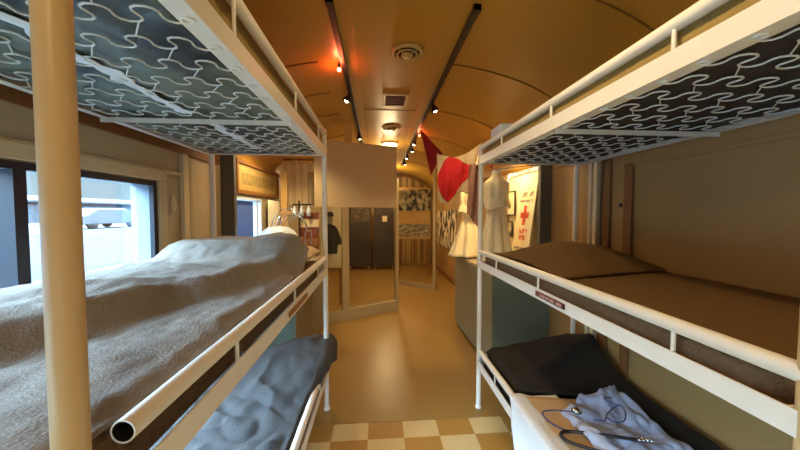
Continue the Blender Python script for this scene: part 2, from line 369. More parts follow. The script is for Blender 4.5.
# outside: platform, gravel bank, building
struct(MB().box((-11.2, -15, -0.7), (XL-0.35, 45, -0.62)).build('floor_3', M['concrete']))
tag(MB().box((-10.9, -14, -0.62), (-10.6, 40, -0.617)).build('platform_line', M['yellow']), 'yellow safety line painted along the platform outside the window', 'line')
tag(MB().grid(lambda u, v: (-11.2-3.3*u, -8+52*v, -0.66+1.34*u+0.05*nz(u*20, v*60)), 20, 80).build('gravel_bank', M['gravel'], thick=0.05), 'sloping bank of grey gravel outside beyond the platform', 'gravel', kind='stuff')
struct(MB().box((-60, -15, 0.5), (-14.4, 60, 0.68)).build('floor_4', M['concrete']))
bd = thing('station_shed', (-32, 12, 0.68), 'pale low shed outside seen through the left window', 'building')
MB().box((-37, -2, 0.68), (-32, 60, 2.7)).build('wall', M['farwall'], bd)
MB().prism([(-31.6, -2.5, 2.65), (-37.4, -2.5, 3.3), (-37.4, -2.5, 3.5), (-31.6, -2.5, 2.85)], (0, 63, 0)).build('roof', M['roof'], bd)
M['carpaint'] = mat('car_paint', (64, 66, 70), 0.4, 0.03)
vh = thing('parked_car', (-17, 20, 0.68), 'white parked car outside beyond the gravel bank', 'car')
MB().prism([(-17.9, y+4.3, z+1.03) for y, z in ((13.2, -0.08), (17.6, -0.08), (17.6, 0.4), (16.8, 0.5), (16.3, 0.85), (14.4, 0.85), (13.8, 0.5), (13.2, 0.4))], (1.7, 0, 0)).build('body', M['carpaint'], vh, bevel=0.06)
for y in (18.4, 21.1):
    for x in (-17.8, -16.3): MB().lathe([(0, -0.1), (0.3, -0.1), (0.3, 0.1), (0, 0.1)], (x, y, 0.99), 20, 'x').build('wheel', M['darkgap'], vh)

# ------------------------------------------------------------------ bunk beds
def spring_curve(x0, x1, y, z, period=0.108, w=1.72, amp=0.56):
    n_per = max(1, round(abs(x1-x0)/period)); steps = 14*n_per
    xs, ys_ = [0.0], [0.0]
    for i in range(steps):
        th = w*math.sin(2*PI*(i+0.5)/14+PI/2*0)
        th = w*math.cos(2*PI*(i+0.5)/14)
        xs.append(xs[-1]+math.cos(th)); ys_.append(ys_[-1]+math.sin(th))
    k = (x1-x0)/xs[-1]; my = (max(ys_)+min(ys_))/2
    sc = abs(k)*amp
    return [(x0+a*k, y+(b-my)*sc, z) for a, b in zip(xs, ys_)]
def make_bed(name, label, xf, xb, y0, y1, tiers, springs, s, tube_y0, spind, plate_y, postm, near_x=0):
    """xf front x, xb wall-side x, s = +1 when the bed lies at +x of its front; tiers = [(face z0, face z1, tube z)]"""
    t = thing(name, (xf, y1, 0), label, 'bunk bed')
    top = tiers[-1][2]+0.03
    for (x, y) in ((xf, y1), (xf, y0), (xb, y1), (xb, y0)):
        MB().tube([(x, y, 0.012), (x, y, top)], 0.0193, 24).build('post', postm if (x, y) == (xf, y0) else M['white'], t, origin=(x, y, 0))
    for (x, y) in ((xf, y1), (xb, y1)):
        MB().lathe([(0, 0), (0.027, 0), (0.027, 0.012), (0, 0.012)], (x, y, 0.004), 16).build('foot_cap', M['white'], t)
    r = 0.02
    for ti, (z0, z1, zt) in enumerate(tiers):
        xo = xf-s*0.018; xi = xb+s*0.018; th = 0.005; fl = 0.055
        mb = MB()
        mb.box((xo, y0, z0), (xo+s*th, y1-0.02, z1)); mb.box((xo+s*th, y0, z0), (xo+s*fl, y1-0.02, z0+0.004))
        mb.box((xi, y0+0.02, z0), (xi-s*th, y1-0.02, z1)); mb.box((xi-s*th, y0+0.02, z0), (xi-s*0.035, y1-0.02, z0+0.004))
        for ye, d in ((y0+0.02, 1), (y1-0.02, -1)):
            mb.box((xo+s*th, ye, z0), (xi-s*th, ye+d*th, z1)); mb.box((xo+s*fl, ye, z0), (xi-s*0.035, ye+d*0.04, z0+0.004))
        fr = mb.build('bunk_frame', M['white'], t, origin=(xf, (y0+y1)/2, z0))
        ty = tube_y0[ti]
        if ty is not None:
            g = MB(); g.tube([(xf, ty, zt), (xf, y1-0.0, zt)], r, 20, caps=False); MB().tube([(xf, ty+0.5, zt), (xf, ty+0.001, zt)], r*0.86, 20, caps=False).build('pipe_bore', M['darkgap'], t)
            g.lathe([(r*0.86, 0), (r, 0)], (xf, ty, zt), 20, 'y')
            g.build('guard_rail', M['white'], fr, origin=(xf, ty, zt))
            for ys_ in spind[ti]:
                MB().tube([(xf-s*0.008, ys_, z1-0.006), (xf-s*0.008, ys_, zt-0.01)], 0.006, 8).build('rail_support', M['white'], fr)
        if ti == len(tiers)-1:
            cy = 1.5 if s < 0 else 1.33
            MB().box((xo+s*0.01, cy, z0+0.0), (xi-s*0.01, cy+0.022, z0-0.004)).box((xo+s*0.01, cy, z0-0.004), (xi-s*0.01, cy+0.004, z0-0.022)).build('cross_bar', M['white'], fr)
            src = None
            for k, y in enumerate(springs):
                if abs(y-cy-0.01) < 0.03: y += 0.045
                if src is None:
                    m2 = MB(); zz = z0+0.006
                    pts = spring_curve(xo+s*0.035, xi-s*0.02, y, zz)
                    m2.tube(pts, 0.0028, 6)
                    m2.tube([(xo+s*(0.030+0.014*math.cos(a)), y+0.004+0.011*math.sin(a), z0-0.0015) for a in [2*PI*q/12 for q in range(12)]], 0.0022, 6, closed=True)
                    # straight links to the next spring
                    for q in range(1, 9, 2):
                        i = 14*q+3; j = i+7
                        if j < len(pts): m2.tube([pts[i], (pts[j][0], pts[j][1]+0.116, zz-0.001)], 0.0020, 5)
                    src = m2.build('zigzag_spring', M['wire'], fr, origin=(xf, y, z0)); sy = y
                else:
                    c = src.copy(); COL.objects.link(c); c.parent = fr
                    c.location = src.location+Vector((0, y-sy, 0))
        if ti == 1:
            pm_, ym = plate_y
            p = MB().prism([(xo-s*0.0005, ym[0], z0+0.016), (xo-s*0.0005, ym[1], z0+0.016), (xo-s*0.0005, ym[1], z0+0.042), (xo-s*0.0005, ym[0], z0+0.042)], (-s*0.006, 0, 0)).build('name_plate', M[pm_], fr, bevel=0.003)
            if pm_ == 'plate':
                MB().box((xo-s*0.0066, ym[0]+0.02, z0+0.023), (xo-s*0.0075, ym[1]-0.02, z0+0.036)).build('plate_lettering', M['platetext'], fr)
    return t
M['platetext'] = bw_mat('plate_lettering', 60, lo=(92, 40, 36), hi=(196, 150, 140), stretch=(1, 1, 0.5), thr=(0.45, 0.55))
M['wire'] = mat('galvanised_wire', (226, 224, 216), 0.35, 0.06)
LT = [(0.30, 0.36, 0.425), (1.112, 1.173, 1.24), (2.043, 2.104, 2.226)]
RT = [(0.35, 0.412, 0.48), (1.166, 1.220, 1.29), (1.985, 2.045, 2.118)]
bedL = make_bed('bunk_bed', 'white steel three tier bunk bed on the left beside the window', -0.42, -1.27, 0.431, 2.42, LT,
    [0.50+0.118*k for k in range(16)], -1, [0.5, 0.512, 0.45], [[0.8, 1.5, 2.1], [0.894, 1.504, 2.09], [0.919, 1.568, 2.15]], ('brassplate', (1.363, 1.706)), M['cream_post'])
bedR = make_bed('bunk_bed', 'white steel three tier bunk bed on the right against the tan panelled wall', 0.82, 1.62, 0.497, 2.355, RT,
    [0.605+0.114*k for k in range(16)], 1, [0.497, 0.497, 0.497], [[0.9, 1.5, 2.0], [0.757, 1.458, 2.0], [0.786, 1.372, 1.936]], ('plate', (1.219, 1.456)), M['cream_post'])

def mattress(name, x0, x1, y0, y1, z0, z1, m, label, seed=0, under=None, strap=False):
    t = thing(name, ((x0+x1)/2, y0, z0), label, 'mattress')
    nx, ny = 20, 44
    mb = MB(); N = 2*(nx+3)
    xa, xb_ = min(x0, x1), max(x0, x1)
    # rounded cross-section loft along y
    sec = []
    r = 0.03; hx = (xb_-xa)/2; mx = (xa+xb_)/2; hz = (z1-z0)/2; mz = (z0+z1)/2
    rings = []
    for j in range(ny+1):
        y = y0+(y1-y0)*j/ny; e = min(1, min(y-y0, y1-y)/0.03+0.35) if 0 < j < ny else 0.3
        ring = []
        for k in range(48):
            a = 2*PI*k/48; c, s_ = math.cos(a), math.sin(a); p = 0.16
            px = mx+(hx-0.03*(1-e))*(abs(c)**p)*(1 if c >= 0 else -1); pz = mz+hz*(0.6+0.4*e)*(abs(s_)**0.28)*(1 if s_ >= 0 else -1)
            if s_ > 0: pz += 0.006*nz(px*7, y*7, seed)
            ring.append((px, y, pz))
        rings.append(ring)
    vs = [v for g in rings for v in g]
    fs = [(j*48+k, j*48+(k+1) % 48, (j+1)*48+(k+1) % 48, (j+1)*48+k) for j in range(ny) for k in range(48)]
    fs += [tuple(range(48)), tuple(range(ny*48, ny*48+48))]
    mb.add(vs, fs, True); mb.build('cover', M[m], t)
    if under:
        g = MB()
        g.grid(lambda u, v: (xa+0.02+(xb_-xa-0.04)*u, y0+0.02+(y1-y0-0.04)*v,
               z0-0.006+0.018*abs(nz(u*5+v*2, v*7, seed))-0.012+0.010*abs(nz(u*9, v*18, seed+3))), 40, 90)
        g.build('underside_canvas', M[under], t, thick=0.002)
        if strap:
            q = MB()
            for (xs, ya, yb) in ((-0.86, 0.75, 1.45), (-0.84, 1.60, 2.2)):
                q.grid(lambda u, v: (xs+0.07*(u-0.5)*(0.5+1.3*abs(nz(v*11, 3)))+0.03*nz(v*6, 1), ya+(yb-ya)*v, z0-0.021+0.004*nz(u*3, v*14)), 6, 40)
            q.build('loose_strap', M['sheet'], t, thick=0.002)
    return t
mattress('mattress', -0.46, -1.25, 0.5, 2.38, 0.318, 0.42, 'matt_brown', 'thin brown mattress on the lowest left bunk', 1)
mattress('mattress', -0.445, -1.25, 0.5, 2.38, 1.122, 1.238, 'matt_brown', 'thin brown mattress under the grey blanket on the middle left bunk', 2)
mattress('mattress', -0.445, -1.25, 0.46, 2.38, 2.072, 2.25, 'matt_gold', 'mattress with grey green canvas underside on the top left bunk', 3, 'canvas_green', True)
mattress('mattress', 0.832, 1.60, 0.58, 2.31, 0.362, 0.47, 'wool_black', 'thin dark mattress on the lowest right bunk', 4)
mattress('mattress', 0.832, 1.60, 0.56, 2.31, 1.176, 1.270, 'matt_brown', 'thin brown mattress under the brown blanket on the middle right bunk', 5)
mattress('mattress', 0.832, 1.60, 0.56, 2.31, 2.012, 2.13, 'matt_gold', 'mattress with dark canvas underside on the top right bunk', 6, 'canvas_dark')

# ------------------------------------------------------------------ blankets
def blanket(name, m, label, fn, nu, nv, thick=0.007):
    o = MB().grid(fn, nu, nv).build(name, M[m], thick=thick)
    return tag(o, label, 'blanket')
def pw(x, pts):
    if x <= pts[0][0]: return pts[0][1]
    for (a, fa), (b, fb) in zip(pts, pts[1:]):
        if x <= b: return fa+(fb-fa)*(x-a)/(b-a)
    return pts[-1][1]
def f_left_mid(u, v):
    x = -1.262+0.818*u; ye = 2.34-0.15*ss(-0.74, -0.66, x)-0.22*ss(-0.66, -0.46, x); y = 0.36+(ye-0.36)*v
    z = 1.262
    w_ = 0.03*nz(x*4, y*4, 2)
    # plateau beside the wall, with a long slope to the aisle running diagonally
    xu = pw(y, [(0.4, -1.05), (0.7, -0.95), (1.0, -0.84), (1.35, -0.70), (1.75, -0.58), (2.0, -0.52)])+w_
    z += 0.085*(1-ss(xu-0.03, xu+0.13, x))*ss(0.0, 1.0, y)
    # far mound over the pillow
    yf = 1.70+0.04*ss(-1.2, -0.5, x)+0.04*nz(x*6, 5.0)
    z += (0.074+0.03*ss(-0.95, -0.7, x))*ss(yf+0.03, yf+0.24, y)-0.012*math.exp(-((y-yf+0.03)/0.08)**2)*(1-0.85*ss(-0.60, -0.47, x))*(1-0.3*ss(2.24, 2.34, y))*(1-0.35*ss(0.94, 1.0, v))
    # fold crests
    c = y-(1.46-0.10*(x+0.9))
    z += 0.020*math.exp(-(c/0.035)**2)*(1-ss(-0.85, -0.70, x))*ss(-1.26, -1.15, x)
    c = y-(0.98+0.75*(x+1.1))
    z += 0.022*math.exp(-(c/0.06)**2)*(1-ss(-0.95, -0.80, x))
    z += 0.016*nz(x*4.5, y*3.5, 3)+0.009*nz(x*11, y*9, 5)+0.004*nz(x*26, y*26, 7)
    z -= 0.015*ss(-0.50, -0.444, x)
    return (x, y, z)
blanket('wool_blanket', 'wool_grey', 'rumpled grey wool blanket heaped over the middle left bunk beside the window', f_left_mid, 110, 220)
def f_left_low(u, v):
    y = 0.6+1.90*v
    far = ss(1.75, 2.35, y)
    z = 0.436
    if u < 0.85:
        x = -1.25+(-0.455+1.25)*u/0.85
    else:
        k = (u-0.85)/0.15
        x = -0.455+(0.115 if far > 0 else 0)*far*math.sin(PI/2*min(1, k*1.3))
    fold = lambda a, b, wd: math.exp(-((a-b)/wd)**2)
    z += far*0.15*(0.15+0.85*ss(-1.0, -0.5, x))+0.03*far*nz(x*3, y*3, 9)
    rd = max(0.0, 1-2.2*abs(nz((x+0.6*y)*2.4, (y-0.5*x)*3.4, 11)))
    z += (0.022+0.02*far)*rd**2*(1-ss(-0.56, -0.46, x))+0.03*abs(nz(x*7+y*3, y*5-x*2, 11))+0.010*nz(x*12, y*12, 12)
    if u > 0.85:
        k = (u-0.85)/0.15
        z -= far*0.20*max(0, k-0.25)**1.3
        z -= (1-far)*0.03*k
        x += 0.012*math.sin(y*30)*k*far
    return (x, y, z)
blanket('wool_blanket', 'wool_dkgrey', 'crumpled charcoal blanket draped over the rail end of the lowest left bunk', f_left_low, 90, 150)
def f_right_mid(u, v):
    x = 0.853+0.735*u; y = 0.56+1.30*v
    z = 1.273+0.004*nz(x*4, y*4, 1)+0.002*nz(x*20, y*20)
    z -= 0.006*ss(0.90, 0.85, x) if False else 0
    return (x, y, z)
blanket('wool_blanket', 'wool_brown', 'smooth flat brown blanket spread on the middle right bunk', f_right_mid, 50, 80)
def f_right_pillow(u, v):
    # folded blanket humped over the pillow at the far end
    x = 0.862+0.72*u; yn = 1.36+0.17*u-0.0*abs(nz(u*3, 2)); y = yn+(2.30-yn)*v
    hump = (math.sin(PI*min(1, v*1.08)))**0.8*(math.sin(PI*min(1, 0.06+u*0.92)))**0.55 if 0 <= v*1.08 <= 1 else 0
    z = 1.285+0.125*hump*(0.55+0.45*ss(0, 0.5, u)) + 0.006*nz(x*5, y*5, 2)+0.003*nz(x*14, y*14, 4)
    return (x, y, z)
blanket('folded_blanket', 'wool_brown', 'dark brown blanket folded over the pillow at the far end of the middle right bunk', f_right_pillow, 50, 60, 0.012)
def f_right_low(u, v):
    y = 0.62+1.69*v
    x = 0.862+0.73*u
    cover = 1-ss(1.62, 1.78, y+0.18*(x-0.9))      # near half is only along the wall
    xs = 0.862+(1.33-0.862)*(1-ss(1.66, 1.80, y+0.0))
    x = xs+(1.592-xs)*u
    far = ss(1.55, 2.0, y)
    z = 0.478+far*(0.03+0.15*ss(0.85, 1.52, x)*math.exp(-((y-2.14)/0.24)**2)+0.012*nz(x*6, y*5, 77))+0.03*math.exp(-((y-1.95-0.35*(x-1.2))/0.05)**2)*ss(0.9,1.1,x)+0.014*abs(nz(x*5, y*5, 21))+0.008*nz(x*13, y*11, 22)
    z += 0.02*ss(0.5, 1, u)*(1-far)
    if u < 0.06: z -= 0.03*(1-u/0.06)*far
    return (x, y, z)
blanket('wool_blanket', 'wool_black', 'dark brown nearly black blanket heaped on the lowest right bunk', f_right_low, 80, 120)
# white sheet draping over the rail, tan cloth, pale blue folded gown
def f_sheet(u, v):
    y = 0.62+1.10*v-0.05*(1-u)*0
    L = u*0.68
    if L < 0.34:                                   # hanging down outside the rail
        k = L/0.34; x = 0.784-0.006*math.sin(y*26)*(1-k)-0.008*nz(y*9, k*3); z = 0.17+0.335*k
    elif L < 0.40:
        k = (L-0.34)/0.06; x = 0.784+0.06*k; z = 0.505+0.006*math.sin(PI*k)
    else:
        k = (L-0.40)/0.28; x = 0.844+0.24*k; z = 0.505-0.02*ss(0, 0.4, k)+0.006*nz(x*8, y*8, 31)
    if L < 0.4: y -= 0.1*(1-L/0.4)*(v > 0.5)*(v-0.5)*2
    return (x, y, z)
tag(MB().grid(f_sheet, 50, 60).build('bed_sheet', M['sheet'], thick=0.003), 'white sheet hanging over the rail of the lowest right bunk', 'sheet')
tag(MB().grid(lambda u, v: (0.862+0.40*u, 0.80+0.90*v-0.07*u, 0.500+0.004*nz(u*4, v*6, 3)-0.004*ss(.2,0,u)), 24, 40).build('tan_cloth', M['tan_cloth'], thick=0.004), 'flat tan cloth laid on the lowest right bunk under the stethoscopes', 'cloth')
def f_gown(u, v):
    y = 0.72+0.98*v; x = 1.00+0.44*u-0.10*(1-v)*u
    x += 0.02*nz(v*7, 3)*(1-u)+0.03*nz(v*5, 9)*u
    y += 0.06*nz(u*4, 2)*v - 0.16*v*(1-u)
    z = 0.512+0.05*abs(nz(x*8, y*7, 41))+0.02*abs(nz(x*17+y*4, y*15, 44))+0.045*math.exp(-((y-1.60)/0.07)**2)*math.exp(-((x-1.27)/0.10)**2)+0.015*math.exp(-((x-1.37)/0.05)**2)+0.012*nz(x*16, y*14, 42)
    z -= 0.012*ss(0.06, 0, u)
    return (x, y, z)
tag(MB().grid(f_gown, 70, 100).build('folded_gown', M['blue_cloth'], thick=0.004), 'crumpled pale blue cotton gown lying on the lowest right bunk', 'clothing')
# stethoscopes
def smooth(pts, n=10):
    pts = [Vector(p) for p in pts]; out = []
    P_ = [pts[0]]+pts+[pts[-1]]
    for i in range(1, len(P_)-2):
        for k in range(n):
            t = k/n; a, b, c, d = P_[i-1:i+3]
            out.append(0.5*((2*b)+(-a+c)*t+(2*a-5*b+4*c-d)*t*t+(-a+3*b-3*c+d)*t**3))
    out.append(pts[-1]); return out
st = thing('stethoscope', (1.04, 1.48, 0.53), 'stethoscope with thin dark blue tubing and round black chest piece on the gown', 'stethoscope')
MB().tube(smooth([(1.03, 1.48, 0.545), (0.95, 1.52, 0.532), (0.885, 1.52, 0.522), (0.885, 1.46, 0.516), (0.925, 1.40, 0.516), (0.975, 1.365, 0.518)]), 0.0035, 8).build('tubing', M['bluerub'], st)
MB().lathe([(0, 0.018), (0.010, 0.016), (0.020, 0.006), (0.022, 0), (0.018, -0.006), (0, -0.006)], (1.045, 1.475, 0.552), 20).build('chest_piece', M['chrome'], st)
MB().tube([(1.045+0.021*math.cos(a), 1.475+0.021*math.sin(a), 0.552) for a in [2*PI*k/20 for k in range(20)]], 0.004, 8, closed=True).build('rim', M['rubber'], st)
st2 = thing('stethoscope', (1.2, 1.35, 0.54), 'thin blue looped cord lying on the pale blue gown', 'cord')
st2.name = 'looped_cord'
MB().tube(smooth([(1.08, 1.40, 0.556), (1.13, 1.385, 0.560), (1.17, 1.42, 0.565), (1.24, 1.46, 0.57), (1.285, 1.47, 0.575), (1.27, 1.42, 0.57), (1.22, 1.37, 0.565), (1.17, 1.37, 0.562), (1.155, 1.41, 0.562)]), 0.0028, 8).build('cord', M['bluerub'], st2)
MB().tube(smooth([(1.285, 1.47, 0.575), (1.25, 1.50, 0.575), (1.24, 1.53, 0.58), (1.29, 1.53, 0.58)]), 0.0022, 8).build('cord_end', M['bluerub'], st2)
st3 = thing('stethoscope', (1.0, 1.3, 0.53), 'thick black tubed stethoscope with chrome end nearest the camera on the lowest right bunk', 'stethoscope')
MB().tube(smooth([(1.19, 1.265, 0.55), (1.10, 1.30, 0.545), (1.0, 1.35, 0.53), (0.93, 1.375, 0.522), (0.888, 1.365, 0.519), (0.895, 1.32, 0.518), (0.96, 1.27, 0.52), (1.02, 1.22, 0.53)]), 0.0075, 10).build('tubing', M['rubber'], st3)
for k in range(4):
    MB().lathe([(0, 0), (0.010, 0.001), (0.010, 0.009), (0, 0.010)], (1.195+0.016*k, 1.262-0.004*k, 0.553), 14, 'x').build('ear_piece', M['chrome'], st3)

# pillow and small box
def cushion(name, c, h, m, label, rot=0, cat='pillow'):
    mb = MB(); n = 24
    def fn(sg):
        def g(u, v):
            a, b = 2*u-1, 2*v-1
            q = max(0, (1-a**4))**0.5*max(0, (1-b**4))**0.5
            x, y = a*h[0]*(1-0.06*(1-b*b)), b*h[1]*(1-0.06*(1-a*a))
            cr, sr = math.cos(rot), math.sin(rot)
            return (c[0]+x*cr-y*sr, c[1]+x*sr+y*cr, c[2]+sg*h[2]*q)
        return g
    mb.grid(fn(1), n, n); mb.grid(fn(-1), n, n)
    return tag(mb.build(name, M[m]), label, cat)
cushion('pillow', (-0.65, 2.19, 1.305), (0.20, 0.17, 0.055), 'creamcloth', 'cream pillow end showing past the grey blanket on the middle left bunk')
tag(MB().box((0.87, 2.10, 2.098), (1.06, 2.29, 2.24)).build('plastic_box', M['enamel'], bevel=0.01), 'pale grey box standing at the far end of the top right bunk', 'box')

# ------------------------------------------------------------------ display cases
BYN, BYF, BZ = 2.80, 4.20, 1.02
def case(xa, xw, label, s):
    """xa aisle side x, xw wall side x, s = +1 right case"""
    t = thing('display_case', ((xa+xw)/2, BYN, 0), label, 'display case')
    MB().box((xa, BYN+0.004, 0.06), (xw-s*0.002, BYF, BZ-0.03)).build('base_cabinet', M['olive'], t)
    MB().box((xa+s*0.02, BYN, 0.062), (xw-s*0.002, BYN+0.003, BZ-0.031)).build('front_panel', M['teal'], t)
    MB().box((xa+s*0.03, BYN+0.03, 0.004), (xw-s*0.03, BYF-0.03, 0.06)).build('plinth', M['darkgap'], t)
    MB().box((xa-s*0.006, BYN-0.01, BZ-0.03), (xw-s*0.002, BYF+0.01, BZ)).build('shelf_top', M['frame_tan'], t)
    MB().box((xw-s*0.115, BYN, BZ), (xw-s*0.002, BYN+0.05, 2.15)).build('end_post', M['grey_post'], t, bevel=0.004)
    return t
case(1.10, XR, 'teal fronted display cabinet beyond the right bunk bed with uniforms on top', 1)
case(-0.76, XL, 'teal fronted display cabinet beyond the left bunk bed with medical apparatus on top', -1)

# nurse uniforms on stands
def uniform(cx_, cy_, z0, zs, zt, r0, r1, label, seed, cape=True):
    t = thing('nurse_uniform', (cx_, cy_, z0), label, 'uniform')
    MB().tube([(cx_, cy_, z0), (cx_, cy_, zt+0.02)], 0.012, 10).lathe([(0, 0), (0.11, 0), (0.11, 0.012), (0, 0.014)], (cx_, cy_, z0), 20).build('stand', M['wood'], t)
    def skirt(u, v):
        a = 2*PI*u; zw = zs-0.12; z = z0+0.02+(zt-0.03-z0-0.02)*v
        if z < zw: k = (z-z0)/(zw-z0); r = r0+(r1*0.8-r0)*k**0.8
        else: k = (z-zw)/(zt-0.03-zw); r = r1*(0.8+0.35*math.sin(PI*min(1, k*0.75)))*(1-0.62*ss(0.75, 1, k))
        r *= 1+(0.15*(1-v)+0.03)*math.sin(a*8+seed+1.3*v)
        return (cx_+r*math.cos(a), cy_+0.72*r*math.sin(a), z)
    MB().grid(skirt, 72, 30).build('skirt', M['dress'], t, thick=0.003)
    if cape:
        def cp(u, v):
            a = 2*PI*u; r = 0.04+(r1*1.32-0.04)*(1-v)**0.8; r *= 1+0.09*(1-v)*math.sin(a*5+seed)
            return (cx_+r*math.cos(a), cy_+0.7*r*math.sin(a), zs-0.04+(zt-zs+0.04)*v-0.07*(1-v)*abs(math.sin(a))-0.03*(1-v)*math.cos(a*3+seed))
        MB().grid(cp, 60, 16).build('cape', M['dress'], t, thick=0.003)
        MB().tube([(cx_+0.04*math.cos(a), cy_+0.035*math.sin(a), zt) for a in [2*PI*k/16 for k in range(16)]], 0.010, 8, closed=True).build('collar', M['sheet'], t)
    return t
uniform(1.27, 3.15, BZ, 1.74, 2.04, 0.20, 0.115, 'cream nurse uniform with shoulder cape nearest the bunk post in the right case', 1)
uniform(1.20, 3.85, BZ, 1.66, 2.0, 0.26, 0.12, 'cream caped uniform with a wide skirt at the aisle end of the right case', 4)

# leaning red cross poster
def leanquad(y0, y1, z0, z1, xt, xbm, off=0.0):
    f = lambda y, z: (xbm+(xt-xbm)*(z-z0)/(z1-z0)-off, y, z)
    return f
pz0, pz1 = BZ+0.005, 2.02
f = leanquad(2.98, 3.34, pz0, pz1, XR-0.03, XR-0.16)
po = thing('poster', (XR-0.1, 3.16, pz0), 'cream poster with a red cross leaning against the wall in the right case', 'poster')
MB().prism([f(2.98, pz0), f(3.34, pz0), f(3.34, pz1), f(2.98, pz1)], (0.012, 0, 0)).build('poster_board', M['paper'], po)
def marks(name, m, rects):
    mb = MB()
    for ya, yb, za, zb in rects:
        a = [f(ya, za), f(yb, za), f(yb, zb), f(ya, zb)]
        mb.prism([(p[0]-0.003, p[1], p[2]) for p in a], (0.002, 0, 0))
    return mb.build(name, M[m], po)
M['redtext'] = bw_mat('red_lettering_strip', 40, lo=(200, 66, 36), hi=(224, 206, 164), stretch=(1, 1, 0.4), thr=(0.5, 0.56))
M['greytext'] = bw_mat('grey_lettering_strip', 44, lo=(120, 106, 84), hi=(224, 206, 164), stretch=(1, 1, 0.4), thr=(0.5, 0.56))
marks('red_cross', 'paper_red', [(3.13, 3.19, 1.47, 1.68), (3.07, 3.25, 1.545, 1.605)])
for r_ in ((3.06, 3.24, 1.38, 1.43), (3.08, 3.22, 1.31, 1.36)): marks('red_lettering', 'redtext', [r_])
for r_ in ((3.02, 3.30, 1.78, 1.83), (3.02, 3.30, 1.72, 1.745), (3.03, 3.3, 1.20, 1.23), (3.03, 3.3, 1.14, 1.17)): marks('grey_lettering', 'greytext', [r_])
fr_ = thing('picture_frame', (XR-0.02, 3.2, 1.2), 'silver edged picture frame behind the red cross poster', 'picture frame')
mb = MB(); frame_rect(mb, XR-0.022, XR-0.004, 2.9, 3.75, 1.05, 2.09, 0.045); mb.build('frame', M['silver'], fr_)  # added silver frame stands in for the glass case corner's reflection
MB().box((XR-0.010, 2.94, 1.09), (XR-0.004, 3.71, 2.05)).build('picture', M['paper'], fr_)
for k, (y, z, hh) in enumerate(((3.62, 1.72, 0.30), (3.95, 1.75, 0.26), (3.68, 1.40, 0.2), (4.05, 1.38, 0.22))):
    t = thing('small_picture', (XR-0.03, y, z-hh/2), ['small framed document high on the case wall beside the poster', 'small framed document high on the case wall at its far end', 'small dark framed photo low behind the uniform', 'small dark framed photo low at the far end of the case'][k], 'picture', 'small pictures in the right case')
    mb = MB(); frame_rect(mb, XR-0.04, XR-0.026, y-0.11, y+0.11, z-hh/2, z+hh/2, 0.014); mb.build('frame', M['ink'], t)
    MB().box((XR-0.034, y-0.10, z-hh/2+0.01), (XR-0.027, y+0.10, z+hh/2-0.01)).build('print', M['photo' if k > 1 else 'paper'], t)
tag(MB().tube(smooth([(1.14, 2.86, 2.02), (1.40, 2.86, 2.055), (1.64, 2.86, 2.075)]), 0.006, 8).build('hanging_rod', M['silver']), 'thin metal rod spanning the top of the right case', 'rod')

# left case contents
M['signtext'] = bw_mat('sign_lettering', 26, lo=(128, 108, 58), hi=(158, 132, 76), stretch=(1, 1, 0.5), thr=(0.45, 0.6))
sg = thing('framed_sign', (XL, 3.65, 1.8), 'wide wooden framed brass coloured sign on the left wall above the small window', 'sign')
mb = MB(); frame_rect(mb, XL+0.002, XL+0.035, 3.05, 4.28, 1.80, 2.14, 0.035); mb.build('frame', M['wood'], sg)
MB().box((XL+0.003, 3.08, 1.83), (XL+0.014, 4.25, 2.11)).build('panel', M['signpanel'] if 'signpanel' in M else mat('sign_panel_gold', (176, 146, 84), 0.4, 0.3, 5), sg)
MB().box((XL+0.014, 3.2, 1.90), (XL+0.0155, 4.12, 2.02)).build('lettering', M['signtext'], sg)
cu = MB().grid(lambda u, v: (XL+0.05+0.018*math.sin(u*26), 3.80+0.40*u, 1.12+0.64*v), 60, 6).build('curtain', M['curtain'], thick=0.003)
tag(cu, 'white curtain hanging on the left wall beside the small window', 'curtain')
bs = MB().lathe([(0, 0.17), (0.10, 0.16), (0.17, 0.11), (0.21, 0.03), (0.225, 0.0), (0.21, 0.0), (0.19, 0.02)], (-1.08, 3.35, BZ+0.27), 32).build('enamel_basin', M['enamel'])
tag(bs, 'pale blue enamel basin upturned on the left display case', 'basin')
tag(MB().box((-1.26, 3.14, BZ+0.002), (-0.92, 3.56, BZ+0.268)).build('instrument_tray', M['enamel'], bevel=0.02), 'pale enamel box under the upturned basin on the left case', 'box')
wr = thing('traction_frame', (-0.98, 3.55, BZ), 'bent wire hoop apparatus standing on the left display case', 'apparatus')
for k in range(5):
    yy = 3.52+0.09*k; rr = 0.20-0.018*k
    MB().tube([(-1.02+rr*math.cos(a), yy, BZ+0.36+1.35*rr*math.sin(a)) for a in [PI*q/16 for q in range(17)]], 0.005, 8).build('hoop', M['silver'], wr)
for s_ in (-1, 1): MB().tube([(-1.02+s_*0.19, 3.48, BZ+0.36), (-1.02+s_*0.17, 3.92, BZ+0.36)], 0.006, 8).tube([(-1.02+s_*0.19, 3.5, BZ), (-1.02+s_*0.19, 3.5, BZ+0.36)], 0.006, 8).tube([(-1.02+s_*0.17, 3.9, BZ), (-1.02+s_*0.17, 3.9, BZ+0.36)], 0.006, 8).build('side_rod', M['silver'], wr)
dk = thing('instrument_stand', (-1.0, 3.95, BZ), 'dark upright instrument stand with bottles behind the wire hoops', 'stand')
MB().tube([(-1.02, 3.99, BZ), (-1.02, 3.99, 1.76)], 0.012, 10).lathe([(0, 0), (0.09, 0), (0.09, 0.015), (0, 0.015)], (-1.02, 3.99, BZ), 20).build('pole', M['darkgap'], dk)
MB().box((-1.10, 3.97, 1.70), (-0.86, 4.01, 1.72)).build('arm', M['darkgap'], dk)
